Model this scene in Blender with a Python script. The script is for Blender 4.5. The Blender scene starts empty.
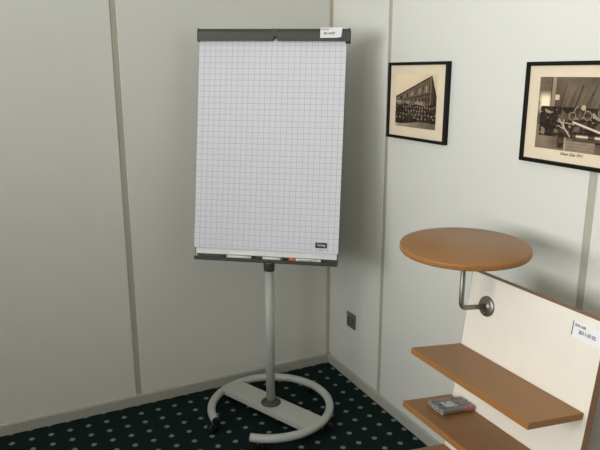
import bpy, bmesh, math, random
from mathutils import Vector, Matrix, Euler
S = bpy.context.scene
COL = S.collection
R = math.radians
# ---------------------------------------------------------------- camera
CAM = Vector((-1.48764, -2.67069, 1.5))
yaw, pit = R(26.2), R(13.8)
fw = Vector((math.sin(yaw)*math.cos(pit), math.cos(yaw)*math.cos(pit), -math.sin(pit)))
rt = Vector((math.cos(yaw), -math.sin(yaw), 0)); upv = rt.cross(fw)
cd = bpy.data.cameras.new('camera'); cam = bpy.data.objects.new('camera', cd); COL.objects.link(cam)
cam.matrix_world = Matrix(((rt.x, upv.x, -fw.x, CAM.x), (rt.y, upv.y, -fw.y, CAM.y), (rt.z, upv.z, -fw.z, CAM.z), (0, 0, 0, 1)))
cd.sensor_width = 36; cd.lens = 36*619/600; cd.clip_start = .02
S.camera = cam
# ---------------------------------------------------------------- light, exposure
S.view_settings.view_transform = 'Standard'; S.view_settings.look = 'None'
S.view_settings.gamma = 1; S.view_settings.use_curve_mapping = False
S.view_settings.exposure = 0.0
W = bpy.data.worlds.new('world'); S.world = W; W.use_nodes = True
bg = W.node_tree.nodes['Background']; bg.inputs[0].default_value = (.75, .85, 1, 1); bg.inputs[1].default_value = 0.8
def area(name, loc, target, sx, sy, power, col):
    l = bpy.data.lights.new(name, 'AREA'); l.shape = 'RECTANGLE'; l.size = sx; l.size_y = sy
    l.energy = power; l.color = col
    o = bpy.data.objects.new(name, l); COL.objects.link(o); o.location = loc
    o.rotation_euler = (Vector(target)-Vector(loc)).to_track_quat('-Z', 'Y').to_euler()
    return o
RX, RY, RH = -4.0, -4.6, 2.6           # room extents
WY0, WY1, WZ0, WZ1 = -3.3, -.75, 1.2, 2.5   # window opening
area('window_daylight', (RX-.25, (WY0+WY1)/2, (WZ0+WZ1)/2), (0, -2.6, (WZ0+WZ1)/2+1.5), WY1-WY0, WZ1-WZ0, 88, (.98, .985, .985)).data.spread = R(112)   # upward tilt and narrowed spread added to lighten the upper walls
VY0, VY1 = -4.45, -3.45                # second window opening, nearer the wall behind the camera
area('second_window_daylight', (RX-.25, (VY0+VY1)/2, (WZ0+WZ1)/2-.1), (0, -3.0, (WZ0+WZ1)/2+.6), VY1-VY0, WZ1-WZ0, 34, (.98, .985, .985)).data.spread = R(125)

# ---------------------------------------------------------------- materials
def lin(c): return tuple(((v/255)/12.92 if v/255 <= .04045 else ((v/255+.055)/1.055)**2.4) for v in c)
def mat(name, rgb, rough=.5, metal=0, spec=.5, coat=0, noise=0, nscale=20, bump=0, bscale=80, stretch=None):
    m = bpy.data.materials.new(name); m.use_nodes = True
    nt = m.node_tree; b = nt.nodes['Principled BSDF']; c = lin(rgb)
    b.inputs['Base Color'].default_value = (*c, 1); b.inputs['Roughness'].default_value = rough
    b.inputs['Metallic'].default_value = metal; b.inputs['Specular IOR Level'].default_value = spec
    b.inputs['Coat Weight'].default_value = coat
    tc = nt.nodes.new('ShaderNodeTexCoord'); mp = nt.nodes.new('ShaderNodeMapping')
    nt.links.new(tc.outputs['Object'], mp.inputs[0])
    if stretch: mp.inputs['Scale'].default_value = stretch
    if noise:
        n = nt.nodes.new('ShaderNodeTexNoise'); n.inputs['Scale'].default_value = nscale; n.inputs['Detail'].default_value = 4
        nt.links.new(mp.outputs[0], n.inputs['Vector'])
        r = nt.nodes.new('ShaderNodeValToRGB'); r.color_ramp.elements[0].position = .3; r.color_ramp.elements[1].position = .7
        r.color_ramp.elements[0].color = (*[v*(1-noise) for v in c], 1); r.color_ramp.elements[1].color = (*[min(1, v*(1+noise)) for v in c], 1)
        nt.links.new(n.outputs['Fac'], r.inputs[0]); nt.links.new(r.outputs[0], b.inputs['Base Color'])
    if bump:
        n2 = nt.nodes.new('ShaderNodeTexNoise'); n2.inputs['Scale'].default_value = bscale
        nt.links.new(mp.outputs[0], n2.inputs['Vector'])
        bp = nt.nodes.new('ShaderNodeBump'); bp.inputs['Strength'].default_value = bump; bp.inputs['Distance'].default_value = .002
        nt.links.new(n2.outputs['Fac'], bp.inputs['Height']); nt.links.new(bp.outputs[0], b.inputs['Normal'])
    return m
M = {}
M['wall'] = mat('wall_laminate', (210, 210, 202), .38, noise=.02, nscale=2, bump=.05, bscale=5)
M['wallb'] = mat('wall_taupe', (140, 131, 116), .6, noise=.03)
M['strip'] = mat('joint_strip', (168, 166, 151), .4, noise=.03)
M['strip_tan'] = mat('corner_strip', (182, 175, 150), .5, noise=.03)
M['base'] = mat('baseboard_grey', (168, 166, 155), .35, noise=.03)
M['ceiling'] = mat('ceiling_white', (232, 229, 220), .9, noise=.02)
M['pole'] = mat('pole_grey_paint', (174, 177, 169), .38, noise=.02)
M['dark'] = mat('dark_grey_aluminium', (66, 67, 61), .45, metal=.3, noise=.04)
M['tray'] = mat('tray_dark_aluminium', (46, 47, 41), .5, metal=.2, noise=.04)
M['darkp'] = mat('dark_grey_plastic', (58, 59, 54), .5, noise=.04)
M['black'] = mat('black_plastic', (22, 22, 22), .45, noise=.05)
M['rubber'] = mat('caster_rubber', (10, 11, 11), .7, spec=.2, noise=.05)
M['enamel'] = mat('white_enamel', (246, 247, 244), .14, spec=.8, coat=1, noise=.01)
M['sticker'] = mat('sticker_white', (226, 226, 226), .5, noise=.01)
M['ink'] = mat('ink_black', (38, 38, 42), .6, noise=.02)
M['paper_edge'] = mat('paper_stack', (225, 225, 228), .9, noise=.02)
M['frame'] = mat('frame_black_wood', (14, 12, 11), .4, spec=.2, noise=.1, nscale=60)
M['mat'] = mat('cream_mount', (216, 201, 174), .9, noise=.02)
M['steel'] = mat('brushed_steel', (138, 134, 124), .45, metal=.95, noise=.06, nscale=60)
M['panelw'] = mat('panel_white_laminate', (226, 220, 206), .45, noise=.01)
M['orange'] = mat('marker_orange', (205, 82, 40), .4, noise=.03)
M['white_p'] = mat('marker_white', (215, 215, 208), .35, noise=.02)
M['grey_p'] = mat('marker_grey', (104, 104, 100), .4, noise=.06)
M['pink'] = mat('marker_pink', (186, 78, 84), .4, noise=.05)
M['socket'] = mat('socket_grey', (104, 105, 98), .45, metal=.2, noise=.04)
def wood(name, c1, c2, rough=.33):
    m = mat(name, c1, rough, spec=.25); nt = m.node_tree; b = nt.nodes['Principled BSDF']
    tc = nt.nodes.new('ShaderNodeTexCoord'); mp = nt.nodes.new('ShaderNodeMapping'); mp.inputs['Scale'].default_value = (55, 3, 55)
    n = nt.nodes.new('ShaderNodeTexNoise'); n.inputs['Scale'].default_value = 2.2; n.inputs['Detail'].default_value = 6; n.inputs['Distortion'].default_value = .4
    r = nt.nodes.new('ShaderNodeValToRGB'); r.color_ramp.elements[0].color = (*lin(c1), 1); r.color_ramp.elements[1].color = (*lin(c2), 1)
    r.color_ramp.elements[0].position = .35; r.color_ramp.elements[1].position = .7
    nt.links.new(tc.outputs['Object'], mp.inputs[0]); nt.links.new(mp.outputs[0], n.inputs['Vector'])
    nt.links.new(n.outputs['Fac'], r.inputs[0]); nt.links.new(r.outputs[0], b.inputs['Base Color'])
    return m
M['wood'] = wood('beech_laminate', (142, 100, 55), (150, 107, 61))
M['wood_edge'] = wood('beech_edge', (144, 99, 54), (153, 107, 60), .4)
M['wood_band'] = wood('beech_band', (126, 92, 62), (142, 104, 72), .45)

def math_node(nt, op, a, b=None, c=None):
    n = nt.nodes.new('ShaderNodeMath'); n.operation = op
    for i, v in enumerate((a, b, c)):
        if v is None: continue
        if isinstance(v, (int, float)): n.inputs[i].default_value = v
        else: nt.links.new(v, n.inputs[i])
    return n.outputs[0]
def carpet():
    m = mat('dotted_carpet', (20, 32, 30), .95, spec=.1, bump=.5, bscale=900); nt = m.node_tree; b = nt.nodes['Principled BSDF']
    tc = nt.nodes.new('ShaderNodeTexCoord'); sx = nt.nodes.new('ShaderNodeSeparateXYZ'); nt.links.new(tc.outputs['Object'], sx.inputs[0])
    nz = nt.nodes.new('ShaderNodeTexNoise'); nz.inputs['Scale'].default_value = 260; nt.links.new(tc.outputs['Object'], nz.inputs['Vector'])
    def cell(o, off, sp):
        t = math_node(nt, 'DIVIDE', math_node(nt, 'SUBTRACT', o, off), sp)
        f = math_node(nt, 'FRACT', math_node(nt, 'ADD', t, 1000.5))
        return math_node(nt, 'MULTIPLY', math_node(nt, 'ABSOLUTE', math_node(nt, 'SUBTRACT', f, .5)), sp)
    ax = cell(sx.outputs[0], -.0245, .0765); ay = cell(sx.outputs[1], -.0095, .0790)
    # rounded diamond: mix of |x|+|y| and euclid
    d1 = math_node(nt, 'ADD', ax, ay)
    d2 = math_node(nt, 'SQRT', math_node(nt, 'ADD', math_node(nt, 'MULTIPLY', ax, ax), math_node(nt, 'MULTIPLY', ay, ay)))
    d = math_node(nt, 'ADD', math_node(nt, 'MULTIPLY', d1, .45), math_node(nt, 'MULTIPLY', d2, .55))
    d = math_node(nt, 'ADD', d, math_node(nt, 'MULTIPLY', math_node(nt, 'SUBTRACT', nz.outputs['Fac'], .5), .006))
    mr = nt.nodes.new('ShaderNodeMapRange'); nt.links.new(d, mr.inputs[0])
    mr.inputs[1].default_value = .0105; mr.inputs[2].default_value = .0138; mr.inputs[3].default_value = 1; mr.inputs[4].default_value = 0
    n2 = nt.nodes.new('ShaderNodeTexNoise'); n2.inputs['Scale'].default_value = 500; nt.links.new(tc.outputs['Object'], n2.inputs['Vector'])
    r = nt.nodes.new('ShaderNodeValToRGB'); r.color_ramp.elements[0].color = (*lin((9, 22, 22)), 1); r.color_ramp.elements[1].color = (*lin((24, 41, 39)), 1)
    nt.links.new(n2.outputs['Fac'], r.inputs[0])
    mx = nt.nodes.new('ShaderNodeMixRGB'); nt.links.new(mr.outputs[0], mx.inputs[0]); nt.links.new(r.outputs[0], mx.inputs[1])
    mx.inputs[2].default_value = (*lin((122, 130, 120)), 1); nt.links.new(mx.outputs[0], b.inputs['Base Color'])
    return m
M['carpet'] = carpet()
def gridpaper():
    m = mat('squared_paper', (214, 214, 220), .85, spec=.2); nt = m.node_tree; b = nt.nodes['Principled BSDF']
    tc = nt.nodes.new('ShaderNodeTexCoord'); sx = nt.nodes.new('ShaderNodeSeparateXYZ'); nt.links.new(tc.outputs['Object'], sx.inputs[0])
    def ln(o, off, sp):
        t = math_node(nt, 'FRACT', math_node(nt, 'ADD', math_node(nt, 'DIVIDE', math_node(nt, 'SUBTRACT', o, off), sp), 100.5))
        a = math_node(nt, 'MULTIPLY', math_node(nt, 'ABSOLUTE', math_node(nt, 'SUBTRACT', t, .5)), sp)
        return math_node(nt, 'LESS_THAN', a, .00085)
    l = math_node(nt, 'MAXIMUM', ln(sx.outputs[0], 0.002, .02345), ln(sx.outputs[2], .012, .02345))
    mx = nt.nodes.new('ShaderNodeMixRGB'); nt.links.new(math_node(nt, 'MULTIPLY', l, .45), mx.inputs[0])
    mx.inputs[1].default_value = (*lin((214, 214, 220)), 1); mx.inputs[2].default_value = (*lin((112, 112, 128)), 1)
    nt.links.new(mx.outputs[0], b.inputs['Base Color'])
    return m
M['grid'] = gridpaper()
def photo_mat(name):
    m = mat(name, (128, 128, 128), .6, spec=.15); nt = m.node_tree
    a = nt.nodes.new('ShaderNodeVertexColor'); a.layer_name = 'Col'
    nt.links.new(a.outputs[0], nt.nodes['Principled BSDF'].inputs['Base Color']); return m
M['photo'] = photo_mat('sepia_print')
def film():
    m = bpy.data.materials.new('clear_film'); m.use_nodes = True; nt = m.node_tree; out = nt.nodes['Material Output']
    nt.nodes.remove(nt.nodes['Principled BSDF'])
    t = nt.nodes.new('ShaderNodeBsdfTransparent'); g = nt.nodes.new('ShaderNodeBsdfGlossy'); g.inputs['Roughness'].default_value = .2
    n = nt.nodes.new('ShaderNodeTexNoise'); n.inputs['Scale'].default_value = 60; bp = nt.nodes.new('ShaderNodeBump'); bp.inputs['Strength'].default_value = .6; bp.inputs['Distance'].default_value = .003
    nt.links.new(n.outputs['Fac'], bp.inputs['Height']); nt.links.new(bp.outputs[0], g.inputs['Normal'])
    mx = nt.nodes.new('ShaderNodeMixShader'); mx.inputs[0].default_value = .28
    nt.links.new(t.outputs[0], mx.inputs[1]); nt.links.new(g.outputs[0], mx.inputs[2]); nt.links.new(mx.outputs[0], out.inputs[0]); return m
M['film'] = film()

# ---------------------------------------------------------------- mesh helpers
def bx(bm, x0, x1, y0, y1, z0, z1, bev=0, seg=2, mi=0):
    vs = [bm.verts.new((x, y, z)) for z in (z0, z1) for y in (y0, y1) for x in (x0, x1)]
    fs = [bm.faces.new([vs[i] for i in f]) for f in ((0, 2, 3, 1), (4, 5, 7, 6), (0, 1, 5, 4), (2, 6, 7, 3), (0, 4, 6, 2), (1, 3, 7, 5))]
    for f in fs: f.material_index = mi
    if bev:
        es = {e for f in fs for e in f.edges}
        bmesh.ops.bevel(bm, geom=list(es), offset=bev, segments=seg, affect='EDGES', profile=.5)
def lathe(bm, prof, n=48, mtx=Matrix(), mi=0, caps=True):
    rings = []
    for r, z in prof:
        rings.append([bm.verts.new(mtx @ Vector((r*math.cos(2*math.pi*i/n), r*math.sin(2*math.pi*i/n), z))) for i in range(n)])
    for a, b in zip(rings, rings[1:]):
        for i in range(n):
            f = bm.faces.new((a[i], a[(i+1) % n], b[(i+1) % n], b[i])); f.material_index = mi; f.smooth = True
    if caps:
        bm.faces.new(rings[0][::-1]).material_index = mi; bm.faces.new(rings[-1]).material_index = mi
def sweep(bm, pts, r, n=20, mi=0, caps=True, up=Vector((0, 0, 1))):
    rings = []; N = len(pts)
    for k, p in enumerate(pts):
        t = (pts[min(k+1, N-1)]-pts[max(k-1, 0)]).normalized()
        a = t.cross(up)
        if a.length < 1e-3: a = t.cross(Vector((0, 1, 0)))
        a.normalize(); b = t.cross(a)
        rings.append([bm.verts.new(p+a*r*math.cos(2*math.pi*i/n)+b*r*math.sin(2*math.pi*i/n)) for i in range(n)])
    for q, s in zip(rings, rings[1:]):
        for i in range(n):
            f = bm.faces.new((q[i], q[(i+1) % n], s[(i+1) % n], s[i])); f.smooth = True; f.material_index = mi
    if caps: bm.faces.new(rings[0][::-1]); bm.faces.new(rings[-1])
def prism(bm, poly, y0, y1, axis='y', mi=0):
    """extrude a closed 2D polygon along one axis: 'x' poly=(y,z), 'y' poly=(x,z), 'z' poly=(x,y)"""
    def P(a, b, t): return {'x': (t, a, b), 'y': (a, t, b), 'z': (a, b, t)}[axis]
    A = [bm.verts.new(P(a, b, y0)) for a, b in poly]; B = [bm.verts.new(P(a, b, y1)) for a, b in poly]
    n = len(poly)
    for i in range(n): bm.faces.new((A[i], A[(i+1) % n], B[(i+1) % n], B[i])).material_index = mi
    bm.faces.new(A[::-1]).material_index = mi; bm.faces.new(B).material_index = mi
def obj(name, bm, mats, parent=None, label=None, auto=False):
    bmesh.ops.recalc_face_normals(bm, faces=bm.faces)
    me = bpy.data.meshes.new(name); bm.to_mesh(me); bm.free()
    for m in (mats if isinstance(mats, (list, tuple)) else [mats]): me.materials.append(m)
    if auto:
        for p in me.polygons: p.use_smooth = True
        me.set_sharp_from_angle(angle=R(35))
    o = bpy.data.objects.new(name, me); COL.objects.link(o)
    if parent: o.parent = parent
    if label: o['label'] = label
    return o
def thing(name, label, cat, loc=(0, 0, 0), rot=None, group=None):
    o = bpy.data.objects.new(name, None); o.empty_display_size = .05; COL.objects.link(o); o.location = loc
    if rot is not None: o.rotation_euler = rot
    o['label'] = label; o['category'] = cat
    if group: o['group'] = group
    return o
def struct(name, bm, m):
    o = obj(name, bm, m); o['kind'] = 'structure'; return o
def textm(name, body, size, mtx, m, parent, bold=0, extrude=.0001, sx=1, align='LEFT', shear=0):
    c = bpy.data.curves.new(name, 'FONT'); c.body = body; c.size = size; c.align_x = align; c.extrude = extrude; c.offset = bold; c.shear = shear
    t = bpy.data.objects.new('tmp', c); COL.objects.link(t)
    dg = bpy.context.evaluated_depsgraph_get(); me = bpy.data.meshes.new_from_object(t.evaluated_get(dg))
    bpy.data.objects.remove(t); me.transform(mtx @ Matrix.Diagonal((sx, 1, 1, 1))); me.materials.clear(); me.materials.append(m); me.name = name
    o = bpy.data.objects.new(name, me); COL.objects.link(o); o.parent = parent; return o
def basis(o, ex, ey, ez):
    ex, ey, ez = Vector(ex), Vector(ey), Vector(ez)
    return Matrix(((ex.x, ey.x, ez.x, o[0]), (ex.y, ey.y, ez.y, o[1]), (ex.z, ey.z, ez.z, o[2]), (0, 0, 0, 1)))
B = bmesh.new

# ---------------------------------------------------------------- the room
T = .1
bm = B(); bx(bm, RX-.1, .1, RY-.1, .1, -.1, 0); struct('floor', bm, M['carpet'])
bm = B(); bx(bm, RX-.1, .1, RY-.1, .1, RH, RH+.1); struct('ceiling', bm, M['ceiling'])
# partition panels: each wall is flush sheets with narrow joints; the strips sit back in the joints
G = .013   # half joint width
def panel_wall(name, axis, joints, a0, a1):
    bm = B(); ed = [a0]+[j for jj in joints for j in (jj-G, jj+G)]+[a1]
    for k in range(0, len(ed), 2):
        lo, hi = ed[k], ed[k+1]
        if axis == 'y0': bx(bm, lo, hi, 0, T, 0, RH, .0012, 1)
        else: bx(bm, 0, T, lo, hi, 0, RH, .0012, 1)
    return struct(name, bm, M['wall'])
JL = [-3.05, -2.03, -1.008]
JR = [-4.53, -3.53, -2.515, -1.5, -.474]
panel_wall('wall_left', 'y0', JL, RX-.1, -.018)
panel_wall('wall_right', 'x0', JR, RY, 0)
n = 1
for j in JL:
    bm = B(); bx(bm, j-G, j+G, .003, T, 0, RH); struct('trim_%d' % n, bm, M['strip']); n += 1
for j in JR:
    bm = B(); bx(bm, .003, T, j-G, j+G, 0, RH); struct('trim_%d' % n, bm, M['strip']); n += 1
bm = B(); bx(bm, -.018, .0, .001, T, 0, RH); bx(bm, 0, T, 0, T, 0, RH); struct('trim_%d' % n, bm, M['strip_tan'])
bm = B(); prism(bm, [(0, 0), (-.011, 0), (-.011, .044), (-.008, .05), (0, .05)], RX, 0, 'x'); struct('baseboard_left', bm, M['base'])
bm = B(); prism(bm, [(0, 0), (-.011, 0), (-.011, .044), (-.008, .05), (0, .05)], RY, -.0, 'y'); struct('baseboard_right', bm, M['base'])
# wall with the window (left of the camera) and wall behind the camera
bm = B()
for a, b in ((RY, VY0), (VY1, WY0), (WY1, 0)): bx(bm, RX-.1, RX, a, b, 0, RH)
for a, b in ((VY0, VY1), (WY0, WY1)): bx(bm, RX-.1, RX, a, b, 0, WZ0); bx(bm, RX-.1, RX, a, b, WZ1, RH)
struct('wall_window', bm, M['wallb'])
bm = B(); bx(bm, RX-.1, .1, RY-.1, RY, 0, RH); struct('wall_behind', bm, M['wallb'])
for k, (p, q) in enumerate(((WY0, WY1), (VY0, VY1))):
    bm = B()
    for (a, b, c, d) in ((p, p+.05, WZ0, WZ1), (q-.05, q, WZ0, WZ1), (p, q, WZ0, WZ0+.05), (p, q, WZ1-.05, WZ1)):
        bx(bm, RX-.08, RX-.02, a, b, c, d)
    struct('window_%d' % (k+1), bm, M['enamel'])

# ---------------------------------------------------------------- socket on the right wall
so = thing('wall_socket', 'small dark grey power socket low on the right wall near the corner', 'socket', (0, -.2265, .3165))
bm = B(); bx(bm, -.008, 0, -.0375, .0375, -.0375, .0375, .002); obj('cover_plate', bm, M['socket'], so, auto=True)
bm = B(); mx = basis((-.008, .0, .0), (0, 1, 0), (0, 0, 1), (-1, 0, 0))
lathe(bm, [(.0225, 0), (.0225, .002), (.0195, .002), (.0185, -.004), (.0001, -.004)], 32, mx, caps=False); obj('socket_well', bm, M['black'], so)
bm = B()
for y in (-.0095, .0095):
    lathe(bm, [(.0032, -.0035), (.0032, -.001), (.0015, -.001)], 12, mx @ Matrix.Translation((y, 0, 0)))
obj('contact_holes', bm, M['socket'], so)

# ---------------------------------------------------------------- display stand (leaning white panel with wooden shelves)
TL = R(7)
st = thing('display_stand', 'white leaning panel with three beech shelves and a round beech top by the right wall', 'shelf unit', (-.3663, 0, 0), (0, TL, 0))
PT, PY0, PY1, PZ = .024, -1.781, -1.3235, .9395
bm = B(); bx(bm, 0.0, PT, PY0+.0012, PY1-.0012, .006, PZ-.0012); obj('back_panel', bm, M['panelw'], st)
bm = B()
bx(bm, .0004, PT-.0004, PY0, PY1, PZ-.0012, PZ+.0004); bx(bm, .0004, PT-.0004, PY0-.0004, PY0+.0012, .006, PZ); bx(bm, .0004, PT-.0004, PY1-.0012, PY1+.0004, .006, PZ)
obj('edge_banding', bm, M['wood_band'], st, 'beech edge strip round the white panel')
def shelf(z, dep, ye=-1.3225):
    bm = B(); bx(bm, -dep, 0, -1.7695, ye, z-.018, z, .0018, 2)
    for f in bm.faces:
        if abs(f.normal.z) < .7 : f.material_index = 1
    bm.normal_update()
    for f in bm.faces: f.material_index = 0 if abs(f.normal.z) > .9 else 1
    return obj('shelf', bm, [M['wood'], M['wood_edge']], st)
shelf(.7084, .185); shelf(.5380, .181, -1.3165); shelf(.3727, .178)
# floor foot, level on the ground
inv = Matrix.Rotation(-TL, 4, 'Y')
for y in (-1.70, -1.40):
    bm = B(); bx(bm, -.16, .20, y-.02, y+.02, 0.0, .02, .003); bm.transform(inv)
    obj('foot', bm, M['steel'], st, 'low metal foot bar', auto=True)
# sticker with inventory number
lb = Matrix.Translation((0, 0, 0))
bm = B(); bx(bm, -.0008, 0, -1.783+.004, -1.694, .874, .9155, 0); lab = obj('sticker', bm, M['sticker'], st, 'white inventory sticker')
ml = lambda y, z: basis((-.0011, y, z), (0, -1, 0), (0, 0, 1), (-1, 0, 0))
bm = B(); bx(bm, -.0011, -.0006, -1.6935, -1.6915, .880, .916); obj('black_bar', bm, M['ink'], lab)
textm('small_print', 'INV-NR', .0095, ml(-1.698, .9045), M['ink'], lab, bold=.0002)
textm('inventory_number', '2011-0132', .0125, ml(-1.7105, .8895), M['ink'], lab, bold=.0003, sx=.92)
# bracket and round table: the arm leaves the leaning panel square, then rises plumb to a level top
FW = Vector((-.2622, -1.4025, .8460)); NP = Vector((-math.cos(TL), 0, math.sin(TL))); UP = Vector((math.sin(TL), 0, math.cos(TL)))
TUB = FW+NP*.0975; TC = Vector((-.3475, -1.388, 1.0385))
STI = (Matrix.Translation((-.3663, 0, 0)) @ Matrix.Rotation(TL, 4, 'Y')).inverted() @ Matrix.Translation(FW)   # bracket frame inside the stand
def tpart(name, bm, m):
    o = obj(name, bm, m, st); o.matrix_local = STI; return o
LT = Matrix.Translation(-FW)
bm = B(); lathe(bm, [(.0001, 0), (.173, 0), (.1765, .0012), (.1780, .004), (.1780, .0145), (.1770, .0172), (.1745, .018), (.0001, .018)], 128, LT @ Matrix.Translation(TC) @ Matrix.Rotation(R(1.3), 4, rt) @ Matrix.Rotation(R(-.7), 4, 'Y') @ Matrix.Translation((0, 0, -.018)), caps=False)
bm.normal_update()
for f in bm.faces: f.material_index = 0 if abs(f.normal.z) > .9 else 1
tpart('table_top', bm, [M['wood'], M['wood_edge']])['label'] = 'round beech table top'
bm = B(); rb = .021; up0 = Vector((0, 0, 1)); pts = [FW+NP*.0005, TUB-NP*(rb+.004)]
p0, p1, p2 = TUB-NP*rb, TUB, TUB+up0*rb
for k in range(13):
    t = k/12; pts.append(p0*(1-t)**2*1+p1*2*t*(1-t)*1+p2*t*t)
pts.append(Vector((TUB.x, TUB.y, TC.z-.0165)))
pts = [LT @ p for p in pts]
sweep(bm, pts, .0072, 20, up=Vector((0, 1, 0))); tpart('bracket_tube', bm, M['steel'])['label'] = 'bent steel bracket tube'
bm = B(); mf = basis((0, 0, 0), (0, 1, 0), UP, NP)
lathe(bm, [(.030, 0.0002), (.030, .003), (.0285, .0048), (.018, .0062), (.0105, .0072), (.0095, .009), (.0072, .0095)], 40, mf)
fl = tpart('bracket_flange', bm, M['steel'])
for a in (80, -80, 200):
    bm = B(); lathe(bm, [(.0038, .0035), (.0038, .0062), (.0028, .0068), (.0008, .0056)], 14, mf @ Matrix.Translation((.0205*math.cos(R(a)), .0205*math.sin(R(a)), 0)))
    obj('screw', bm, M['steel'], fl)
bm = B(); lathe(bm, [(.022, -.003), (.022, 0), (.009, .0)], 30, LT @ Matrix.Translation((TUB.x, TUB.y, TC.z-.018))); tpart('mounting_plate', bm, M['steel'])
# pack of markers on the middle shelf
pk = thing('marker_pack', 'clear-wrapped pack of grey markers with pink ends on the middle shelf', 'marker pack', (-.3663, 0, 0), (0, TL, 0))
PKM = Matrix.Translation((-.0640, -1.3955, .5380)) @ Matrix.Diagonal((1.02, 1, .98, 1))
random.seed(4)
for k in range(4):
    y = -.0255+k*.017; near = (k == 0)
    mm = PKM @ basis((-.0585, y, .0089), (0, 1, 0), (0, 0, 1), (1, 0, 0))
    bm = B(); lathe(bm, [(.0055, 0), (.0078, .002), (.008, .012), (.008, .082), (.006, .083)], 18, mm); mk = obj('marker', bm, M['grey_p'], pk)
    bm = B(); lathe(bm, [(.0083, .080), (.0083, .112), (.0068, .117), (.004, .1175)], 18, mm)
    obj('cap', bm, M['pink'] if k < 1 else M['grey_p'], mk, 'pink cap' if k < 1 else None)
    bm = B(); lathe(bm, [(.0082, -.0005), (.0082, .009), (.0079, .0095)], 18, mm); obj('end_plug', bm, M['grey_p'], mk)
bm = B(); bm2 = B(); bx(bm2, -.034, .006, -.018, .012, .0170, .0176); bm2.transform(PKM); me = bpy.data.meshes.new('t'); bm2.to_mesh(me); bm2.free(); bm.from_mesh(me)
card = obj('white_label', bm, M['sticker'], pk)
for (a, b, c, d) in ((-.026, -.018, .002, .008), (.002, .004, -.014, .008), (-.048, -.042, -.03, -.02), (-.05, -.044, -.008, .0), (-.052, -.044, .018, .026), (.014, .024, -.006, .0), (.012, .03, .02, .027), (.026, .05, .014, .019), (.02, .034, -.022, -.018)):
    bm = B(); bx(bm, a, b, c, d, .0172, .0181); bm.transform(PKM); obj('printed_mark', bm, M['ink'], pk)
bm2 = B(); bx(bm2, -.0605, .0615, -.0345, .0345, .0006, .0184, .003, 2); bm2.transform(PKM); obj('clear_wrapper', bm2, M['film'], pk)

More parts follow.
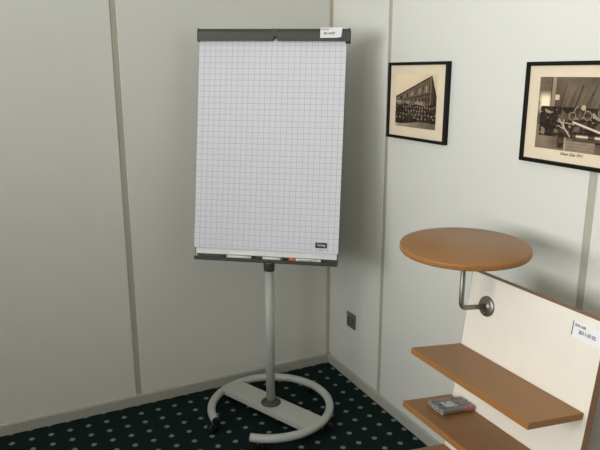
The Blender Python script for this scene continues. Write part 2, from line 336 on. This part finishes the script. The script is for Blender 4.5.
# ---------------------------------------------------------------- framed pictures
def raster(kind, W_, H_):
    random.seed(7)
    nz = [[random.random() for _ in range(W_)] for _ in range(H_)]
    def sm(u, v, f):
        x, y = u*f, v*f; i, j = int(x), int(y); a, b = x-i, y-j
        def h(p, q): return (math.sin(p*127.1+q*311.7+f)*43758.5453) % 1
        return (h(i, j)*(1-a)+h(i+1, j)*a)*(1-b)+(h(i, j+1)*(1-a)+h(i+1, j+1)*a)*b
    def seg(u, v, x0, y0, x1, y1, w):
        dx, dy = x1-x0, y1-y0; t = max(0, min(1, ((u-x0)*dx+(v-y0)*dy)/(dx*dx+dy*dy)))
        return math.hypot(u-x0-t*dx, v-y0-t*dy) < w
    img = []
    for r in range(H_):
        row = []
        for c in range(W_):
            u, v = (c+.5)/W_, (r+.5)/H_
            if kind == 1:
                roof = .42-.40*u/.88 if u < .88 else .02+.38*(u-.88)/.12
                g = .86-.10*v+.05*sm(u, v, 4)-.10*u
                if v > roof:
                    g = .25+.12*sm(u, v, 18)
                    s = (v-roof)/(.60-roof+.001); per = (u/.86)**1.6
                    if v < roof+.02: g = .05
                    elif u < .86:
                        fr = (per*8) % 1
                        if .10 < s < .16: g = .34
                        if .24 < s < .48: g = .32+.1*sm(u, v, 26)
                        if .24 < s < .46 and .35 < fr < .60: g = .60 if int(per*8) in (2, 4, 6) else .10
                        if .54 < s < .58: g = .12
                        if .66 < s < .9: g = .20+.25*sm(u, v, 20)
                        if .66 < s < .86 and .30 < fr < .66: g = .08
                    else:
                        g = .13+.10*sm(u, v, 22)
                        if .93 < u < .965 and (v-roof) % .2 < .1: g = .05
                    if .855 < u < .872: g = .42
                if .50 < v < .58 and u < .75: g = .35+.35*sm(u, v, 16)*(sm(u*1.3, v, 7) > .4)
                if v > .57+.015*math.sin(u*20):
                    g = .06+.14*sm(u, v, 22)
                    for q in range(4):                       # rows of faces and light shirts
                        ph = (q*.37) % 1; cx = (u*(17-q*2)+ph) % 1-.5; cyy = v-(.61+q*.07+.012*math.sin(u*31+q*9))
                        w = sm(u+q, v, 9)
                        if cx*cx*.0035+cyy*cyy < .00022 and w > .35: g = .38+.25*w
                        if abs(cx) < .16 and .018 < cyy < .045 and w > .62: g = .30
                if v > .91+.03*math.sin(u*5+1): g = .55+.15*sm(u, v, 12)-.32*u
            else:
                g = .25+.10*sm(u, v, 5)+.05*sm(u, v, 16)-.08*v
                if v > .66: g = .34+.14*sm(u, v, 8)-.10*u
                win = math.exp(-(((u-.095)/.085)**4+((v-.36)/.14)**4))
                if win > .1: g = g*(1-win)+win*(.98 if sm(u, v, 11) > .22 else .5)
                if .24 < v < .31 and .20 < u < .28: g = .75
                if .55 < v < .62 and .09 < u < .14: g = .62
                if .165 < u < .225 and v < .50: g = .52-.1*v
                if .165 < u < .175 and v < .60: g = .15
                for k in range(9):
                    if seg(u, v, .26+k*.06, .60, .36+k*.062+.03*(k % 2), .10+.05*(k % 3), .004+.002*(k % 2)): g = (.08, .40, .15)[k % 3]
                if .40 < v < .82 and u > .04:
                    n1 = sm(u, v, 11)*.6+sm(u, v, 27)*.4
                    if n1 > .42: g = .07+.12*sm(u, v, 40)
                    if n1 > .78: g = .55
                for (qx, qy, qr) in ((.56, .47, .075), (.66, .50, .05), (.47, .52, .045), (.84, .45, .06)):
                    dd = ((u-qx)**2+((v-qy)*.8)**2)**.5
                    if dd < qr: g = .12+.25*sm(u, v, 30)
                    if qr*.86 < dd < qr: g = .55 if sm(u, v, 14) > .3 else .25
                if ((u-.60)**2+((v-.40)*.8)**2)**.5 < .028: g = .66
                if seg(u, v, .49, .60, 1.0, .765, .013): g = .80
                if seg(u, v, .30, .57, .46, .80, .008) or seg(u, v, .28, .60, .50, .63, .006) or seg(u, v, .37, .58, .36, .72, .008) or seg(u, v, .30, .66, .44, .74, .006): g = .66
                if .73 < v < .87 and .50 < u < .98:
                    g = .10+.75*math.exp(-((v-.785)/.02)**2)*(1 if int(u*13) % 3 else .25)+.2*math.exp(-((v-.83)/.012)**2)
                if v > .85 and .41 < u < .78: g = .42+.07*sm(u, v, 24)+.04*math.sin(v*160)
                if .40 < u < .412 and v > .82: g = .72
                if .30 < u < .385 and .70 < v < .97: g = .07+.22*sm(u, v, 24)
            g = max(0, min(1, g+(nz[r][c]-.5)*.05))
            # warm sepia ramp
            row.append(((.03+.97*g)**1.95, (.022+.87*g)**2.0, (.016+.72*g)**2.0))
        img.append(row)
    return img
def framed(kind, label, y0, y1, z0, z1, ph, caption=None):
    # y0>y1 : left to right as seen; frame hangs on x=0
    cy, cz = (y0+y1)/2, z0
    t = thing('framed_photograph', label, 'picture', (0, cy, cz), group='framed photographs on the right wall')
    w, h = abs(y0-y1)/2, z1-z0; b = .0115; D = .019
    bm = B()
    for (ya, yb, za, zb) in ((-w, w, h-b, h), (-w, w, 0, b), (-w, -w+b, b, h-b), (w-b, w, b, h-b)):
        bx(bm, -D, 0, ya, yb, za, zb, .001, 1)
    obj('frame', bm, M['frame'], t)
    bm = B(); bx(bm, -.010, -.004, -w+b-.002, w-b+.002, b-.002, h-b+.002); obj('mount', bm, M['mat'], t)
    a0, a1, c0, c1 = ph
    Wn, Hn = 200, 154; img = raster(kind, Wn, Hn)
    bm = B(); X = -.0106
    V = [[bm.verts.new((X, a0-cy+(a1-a0)*i/Wn, c1-cz+(c0-c1)*j/Hn)) for i in range(Wn+1)] for j in range(Hn+1)]
    cl = bm.loops.layers.float_color.new('Col')
    for j in range(Hn):
        for i in range(Wn):
            f = bm.faces.new((V[j][i], V[j+1][i], V[j+1][i+1], V[j][i+1]))
            for l in f.loops: l[cl] = (*img[j][i], 1)
    pr = obj('photo_print', bm, M['photo'], t)
    if caption:
        textm('caption', caption[0], .0118, basis((-.0106, caption[1]-cy, caption[2]-cz), (0, -1, 0), (0, 0, 1), (-1, 0, 0)), M['ink'], t, bold=.0002, shear=.3)
    return t
framed(1, 'smaller-looking black framed old photo of a crowd before a long building, nearer the corner', -.4975, -.871, 1.243, 1.541, (-.549, -.808, 1.292, 1.495))
framed(2, 'black framed old photo of workshop machinery with a handwritten caption, above the display stand', -1.237, -1.613, 1.2355, 1.5325, (-1.290, -1.560, 1.281, 1.489), ('Unser Zeit 1911', -1.387, 1.2685))

# ---------------------------------------------------------------- flipchart
PC = Vector((-.503, -.375, 0))
fc = thing('flipchart_stand', 'grey flipchart easel with round wheeled base standing in the room corner', 'flipchart', PC)
RC, ZC, RT = .263, .059, .0175
a0, a1 = -131.8, 182.9
bm = B(); pts = [Vector((RC*math.cos(R(a0+(a1-a0)*k/110)), RC*math.sin(R(a0+(a1-a0)*k/110)), ZC)) for k in range(111)]
sweep(bm, pts, RT, 24, caps=True); rg = obj('base_ring', bm, M['pole'], fc)
for a, s in ((a0, -1), (a1, 1)):
    p = Vector((RC*math.cos(R(a)), RC*math.sin(R(a)), ZC)); tdir = Vector((-math.sin(R(a)), math.cos(R(a)), 0))*s
    ex = Vector((0, 0, 1)); ey = tdir.cross(ex)
    bm = B(); lathe(bm, [(.0168, -.004), (.0168, .001), (.0145, .003), (.0001, .0034)], 24, basis(p, ex, ey, tdir), caps=False); obj('end_cap', bm, M['black'], rg)
ax = R(-66.5)   # cross plate direction
def pl(u, v): return (u*math.cos(ax)-v*math.sin(ax), u*math.sin(ax)+v*math.cos(ax))
hw = .0575; poly = []
Rp = RC-.006
for k in range(9): poly.append((math.sqrt(Rp**2-(hw*(1-k/4))**2), -hw*(1-k/4)))
poly = [(a, b) for a, b in poly] + [(-a, -b) for a, b in poly]
bm = B(); prism(bm, [pl(a, b) for a, b in poly], .049, .072, 'z')
bmesh.ops.bevel(bm, geom=[e for e in bm.edges if all(abs(v.co.z-.072) < 1e-5 for v in e.verts)], offset=.003, segments=2, affect='EDGES')
obj('cross_plate', bm, M['pole'], fc, auto=True)
def caster(ang, rr, swivel):
    t = (rr*math.cos(R(ang)), rr*math.sin(R(ang)))
    bm = B(); mz = Matrix.Translation((t[0], t[1], 0)) @ Matrix.Rotation(R(swivel), 4, 'Z')
    wh = mz @ basis((.012, 0, .018), (1, 0, 0), (0, 0, 1), (0, -1, 0))
    for z0, z1 in ((-.020, -.006), (.006, .020)):
        lathe(bm, [(.010, z0), (.016, z0), (.018, z0+.002), (.018, z1-.002), (.016, z1), (.010, z1)], 24, wh)
    cs = obj('caster', bm, M['rubber'], fc)
    bm = B(); lathe(bm, [(.0195, -.0055), (.0195, .0055)], 24, wh); lathe(bm, [(.011, .026), (.011, .0440)], 20, mz)
    obj('fork', bm, M['black'], cs)
for a, sw in ((180, 200), (-124, 60), (24, 10), (-50, 320), (99, 120)): caster(a, RC, sw)
bm = B(); lathe(bm, [(.044, .0715), (.044, .075), (.041, .079), (.026, .085), (.0225, .090), (.0205, .091)], 48, caps=True); obj('base_collar', bm, M['darkp'], fc)
bm = B(); lathe(bm, [(.0195, .078), (.0195, .735)], 40); pole = obj('pole', bm, M['pole'], fc)

yw, ti, ro = -.6057, .1828, -.0092
Rv = Vector((math.cos(yw), math.sin(yw), 0)); N0 = Vector((math.sin(yw), -math.cos(yw), 0))
Uv = Vector((0, 0, 1))*math.cos(ti)-N0*math.sin(ti); Rv, Uv = Rv*math.cos(ro)+Uv*math.sin(ro), Uv*math.cos(ro)-Rv*math.sin(ro)
Nv = Rv.cross(Uv)
BO = Vector((-.5333, -.4041, .7900))
MB = basis(BO, Rv, -Nv, Uv)       # board frame: x right, y into the board, z up
MBL = Matrix.Translation(-PC) @ MB
def bpart(name, bm, m, parent=fc, label=None, auto=False):
    o = obj(name, bm, m, parent, label, auto)
    if parent is fc: o.matrix_local = MBL
    return o
bm = B(); lathe(bm, [(.0225, .690), (.0235, .693), (.0235, .7220), (.0225, .7245)], 40); obj('top_collar', bm, M['darkp'], fc, 'dark grey plastic collar')
bm = B(); bx(bm, -.297, .297, .009, .027, -.040, .885, .003, 2); brd = bpart('board', bm, M['enamel'], label='glossy white enamel board', auto=True)
bm = B(); bx(bm, .2965, .3005, .012, .030, -.040, .885, .001, 1); bpart('side_rail', bm, M['dark'], auto=True)
bm = B(); bx(bm, -.3005, -.2965, .012, .030, -.040, .885, .001, 1); bpart('side_rail', bm, M['dark'], auto=True)
bm = B(); bx(bm, -.05, .06, .0275, .045, .01, .12, .003); bx(bm, -.012, .028, .045, .062, -.02, .08, .003); bpart('tilt_bracket', bm, M['darkp'], auto=True)
# pen tray: back plate, floor, front lip
bm = B(); prof = [(.010, -.050), (.010, -.030), (.008, -.030), (.006, -.044), (-.026, -.044), (-.028, -.040), (-.0305, -.038), (-.032, -.040), (-.032, -.050), (-.028, -.053)]
prism(bm, [(a, b+.0035) for a, b in prof], -.292, .302, 'x'); bpart('pen_tray', bm, M['tray'], auto=False)
# clamp bar with notch
bm = B()
def barprof(x0, x1, zlow): prism(bm, [(.026, .897), (-.010, .8955), (-.0165, .8905), (-.0185, .882), (-.0185, zlow+.008), (-.0195, zlow+.006), (-.0195, zlow), (-.014, zlow), (-.012, .866), (.026, .866)], x0, x1, 'x')
barprof(-.304, .002, .846); barprof(.024, .311, .846)
prism(bm, [(.002, .846), (.013, .863), (.024, .863), (.024, .8905), (.002, .8905)], -.0185, -.012, 'y')
bx(bm, .002, .024, -.0125, .026, .866, .8957)
cl = bpart('clamp_bar', bm, M['dark'], label='dark grey aluminium clamp bar')
bm = B(); bx(bm, .308, .3175, -.0195, .027, .844, .8965, .003, 3); bpart('bar_end_cap', bm, M['darkp'], auto=True)
bm = B(); bx(bm, -.3080, -.3035, -.0195, .027, .8445, .8970, .002, 2); bpart('bar_end_cap', bm, M['darkp'], auto=True)
bm = B(); lathe(bm, [(.005, 0), (.005, .009), (.004, .010)], 20, basis((.304, -.002, .842), (1, 0, 0), (0, 0, 1), (0, -1, 0))); bpart('clamp_knob', bm, M['black'])
# sticker on the bar
bm = B(); prism(bm, [(.199, .8975), (.198, .8575), (.266, .8585), (.282, .8615), (.2855, .8985)], -.0200, -.0192, 'y')
sk = bpart('sticker', bm, M['sticker'], label='white inventory sticker')
tm = lambda x, z, y=-.0203: basis((x, y, z), (1, 0, 0), (0, 0, 1), (0, -1, 0))
o1 = textm('small_print', 'INV-NR', .0085, tm(.203, .8875), M['ink'], sk, bold=.0001)
o2 = textm('inventory_number', '2011-0107', .0125, tm(.211, .8710), M['ink'], sk, bold=.0004, sx=.86)
# the paper pad, a thing of its own
pad = thing('paper_pad', 'squared flipchart paper pad clamped on the flipchart board', 'paper pad', BO)
pad.matrix_world = MB
def lift(x, z):   # sheets stand off the board slightly towards the bottom
    t = max(0, 1-z/.35); return -.0035*t*t*(1+.2*math.sin(x*7+.6))
bm = B(); NX, NZ = 24, 34
V = [[bm.verts.new((-.3023+.6046*i/NX, lift(-.3023+.6046*i/NX, .861*j/NZ), .0006*math.sin(i*.7)+(.861*j/NZ))) for i in range(NX+1)] for j in range(NZ+1)]
for j in range(NZ):
    for i in range(NX): bm.faces.new((V[j][i], V[j][i+1], V[j+1][i+1], V[j+1][i])).smooth = True
obj('front_sheet', bm, M['grid'], pad)
bm = B(); V2 = []
for y in (.0004, .0086):
    V2.append([[bm.verts.new((x, y+(lift(x, z) if y < .001 else 0), z)) for x in (-.3018, -.1, .1, .3018)] for z in (.0015, .1, .2, .35, .861)])
for L_ in V2:
    for j in range(4):
        for i in range(3): bm.faces.new((L_[j][i], L_[j][i+1], L_[j+1][i+1], L_[j+1][i]))
bd = lambda L_: [L_[0][i] for i in range(4)]+[L_[j][3] for j in range(1, 5)]+[L_[4][i] for i in (2, 1, 0)]+[L_[j][0] for j in (3, 2, 1)]
p, q = bd(V2[0]), bd(V2[1])
for i in range(len(p)): bm.faces.new((p[i], p[(i+1) % len(p)], q[(i+1) % len(p)], q[i]))
obj('sheet_stack', bm, M['paper_edge'], pad)
bm = B(); bx(bm, .2085, .2555, -.0068, -.0062, .0205, .0425); lg = obj('logo_patch', bm, M['ink'], pad, 'black printed logo patch')
textm('logo_text', 'Tening', .0125, tm(.2145, .0285, -.0071), M['sticker'], lg, bold=.0001, shear=.15)
textm('small_print', 'flipchart', .0045, tm(.223, .0105, -.0066), M['ink'], lg)
# markers lying in the tray
def pen(x0, length, tilt, label, capm, bodym, z=-.0325, y=-.0145, caplen=.034, rear=None, r=.0075):
    t = thing('marker', label, 'marker', (0, 0, 0), group='markers on the flipchart tray')
    t.matrix_world = MB @ Matrix.Translation((x0, y, z)) @ Matrix.Rotation(R(tilt), 4, 'Y')
    mm = basis((0, 0, 0), (0, 1, 0), (0, 0, 1), (1, 0, 0))
    bm = B(); lathe(bm, [(r*.93, 0), (r*1.08, .001), (r*1.08, caplen-.001), (r*.98, caplen)], 20, mm); obj('cap', bm, capm, t)
    bm = B(); lathe(bm, [(r*.92, caplen), (r*.92, length-.012), (r*.9, length-.012)], 20, mm); bd_ = obj('barrel', bm, bodym, t)
    if True:
        bm = B(); lathe(bm, [(r*.94, length-.012), (r*.94, length-.002), (r*.7, length)], 20, mm); obj('end_plug', bm, rear or capm, t)
    return t, bd_
pen(-.191, .150, -.0, 'white marker with black cap, leftmost on the flipchart tray', M['black'], M['white_p'], rear=M['black'])
pen(-.036, .118, .0, 'black-capped white marker on the tray directly above the pole', M['black'], M['white_p'], rear=M['darkp'], caplen=.03)
t3, b3 = pen(.105, .130, 0, 'marker with orange cap at the right half of the flipchart tray', M['orange'], M['white_p'], rear=M['white_p'], caplen=.028)
bm = B()
for k in range(7): bx(bm, .042+k*.008, .047+k*.008, -.0076, -.0066, -.0012, .0026)
obj('grey_print', bm, M['grey_p'], b3)
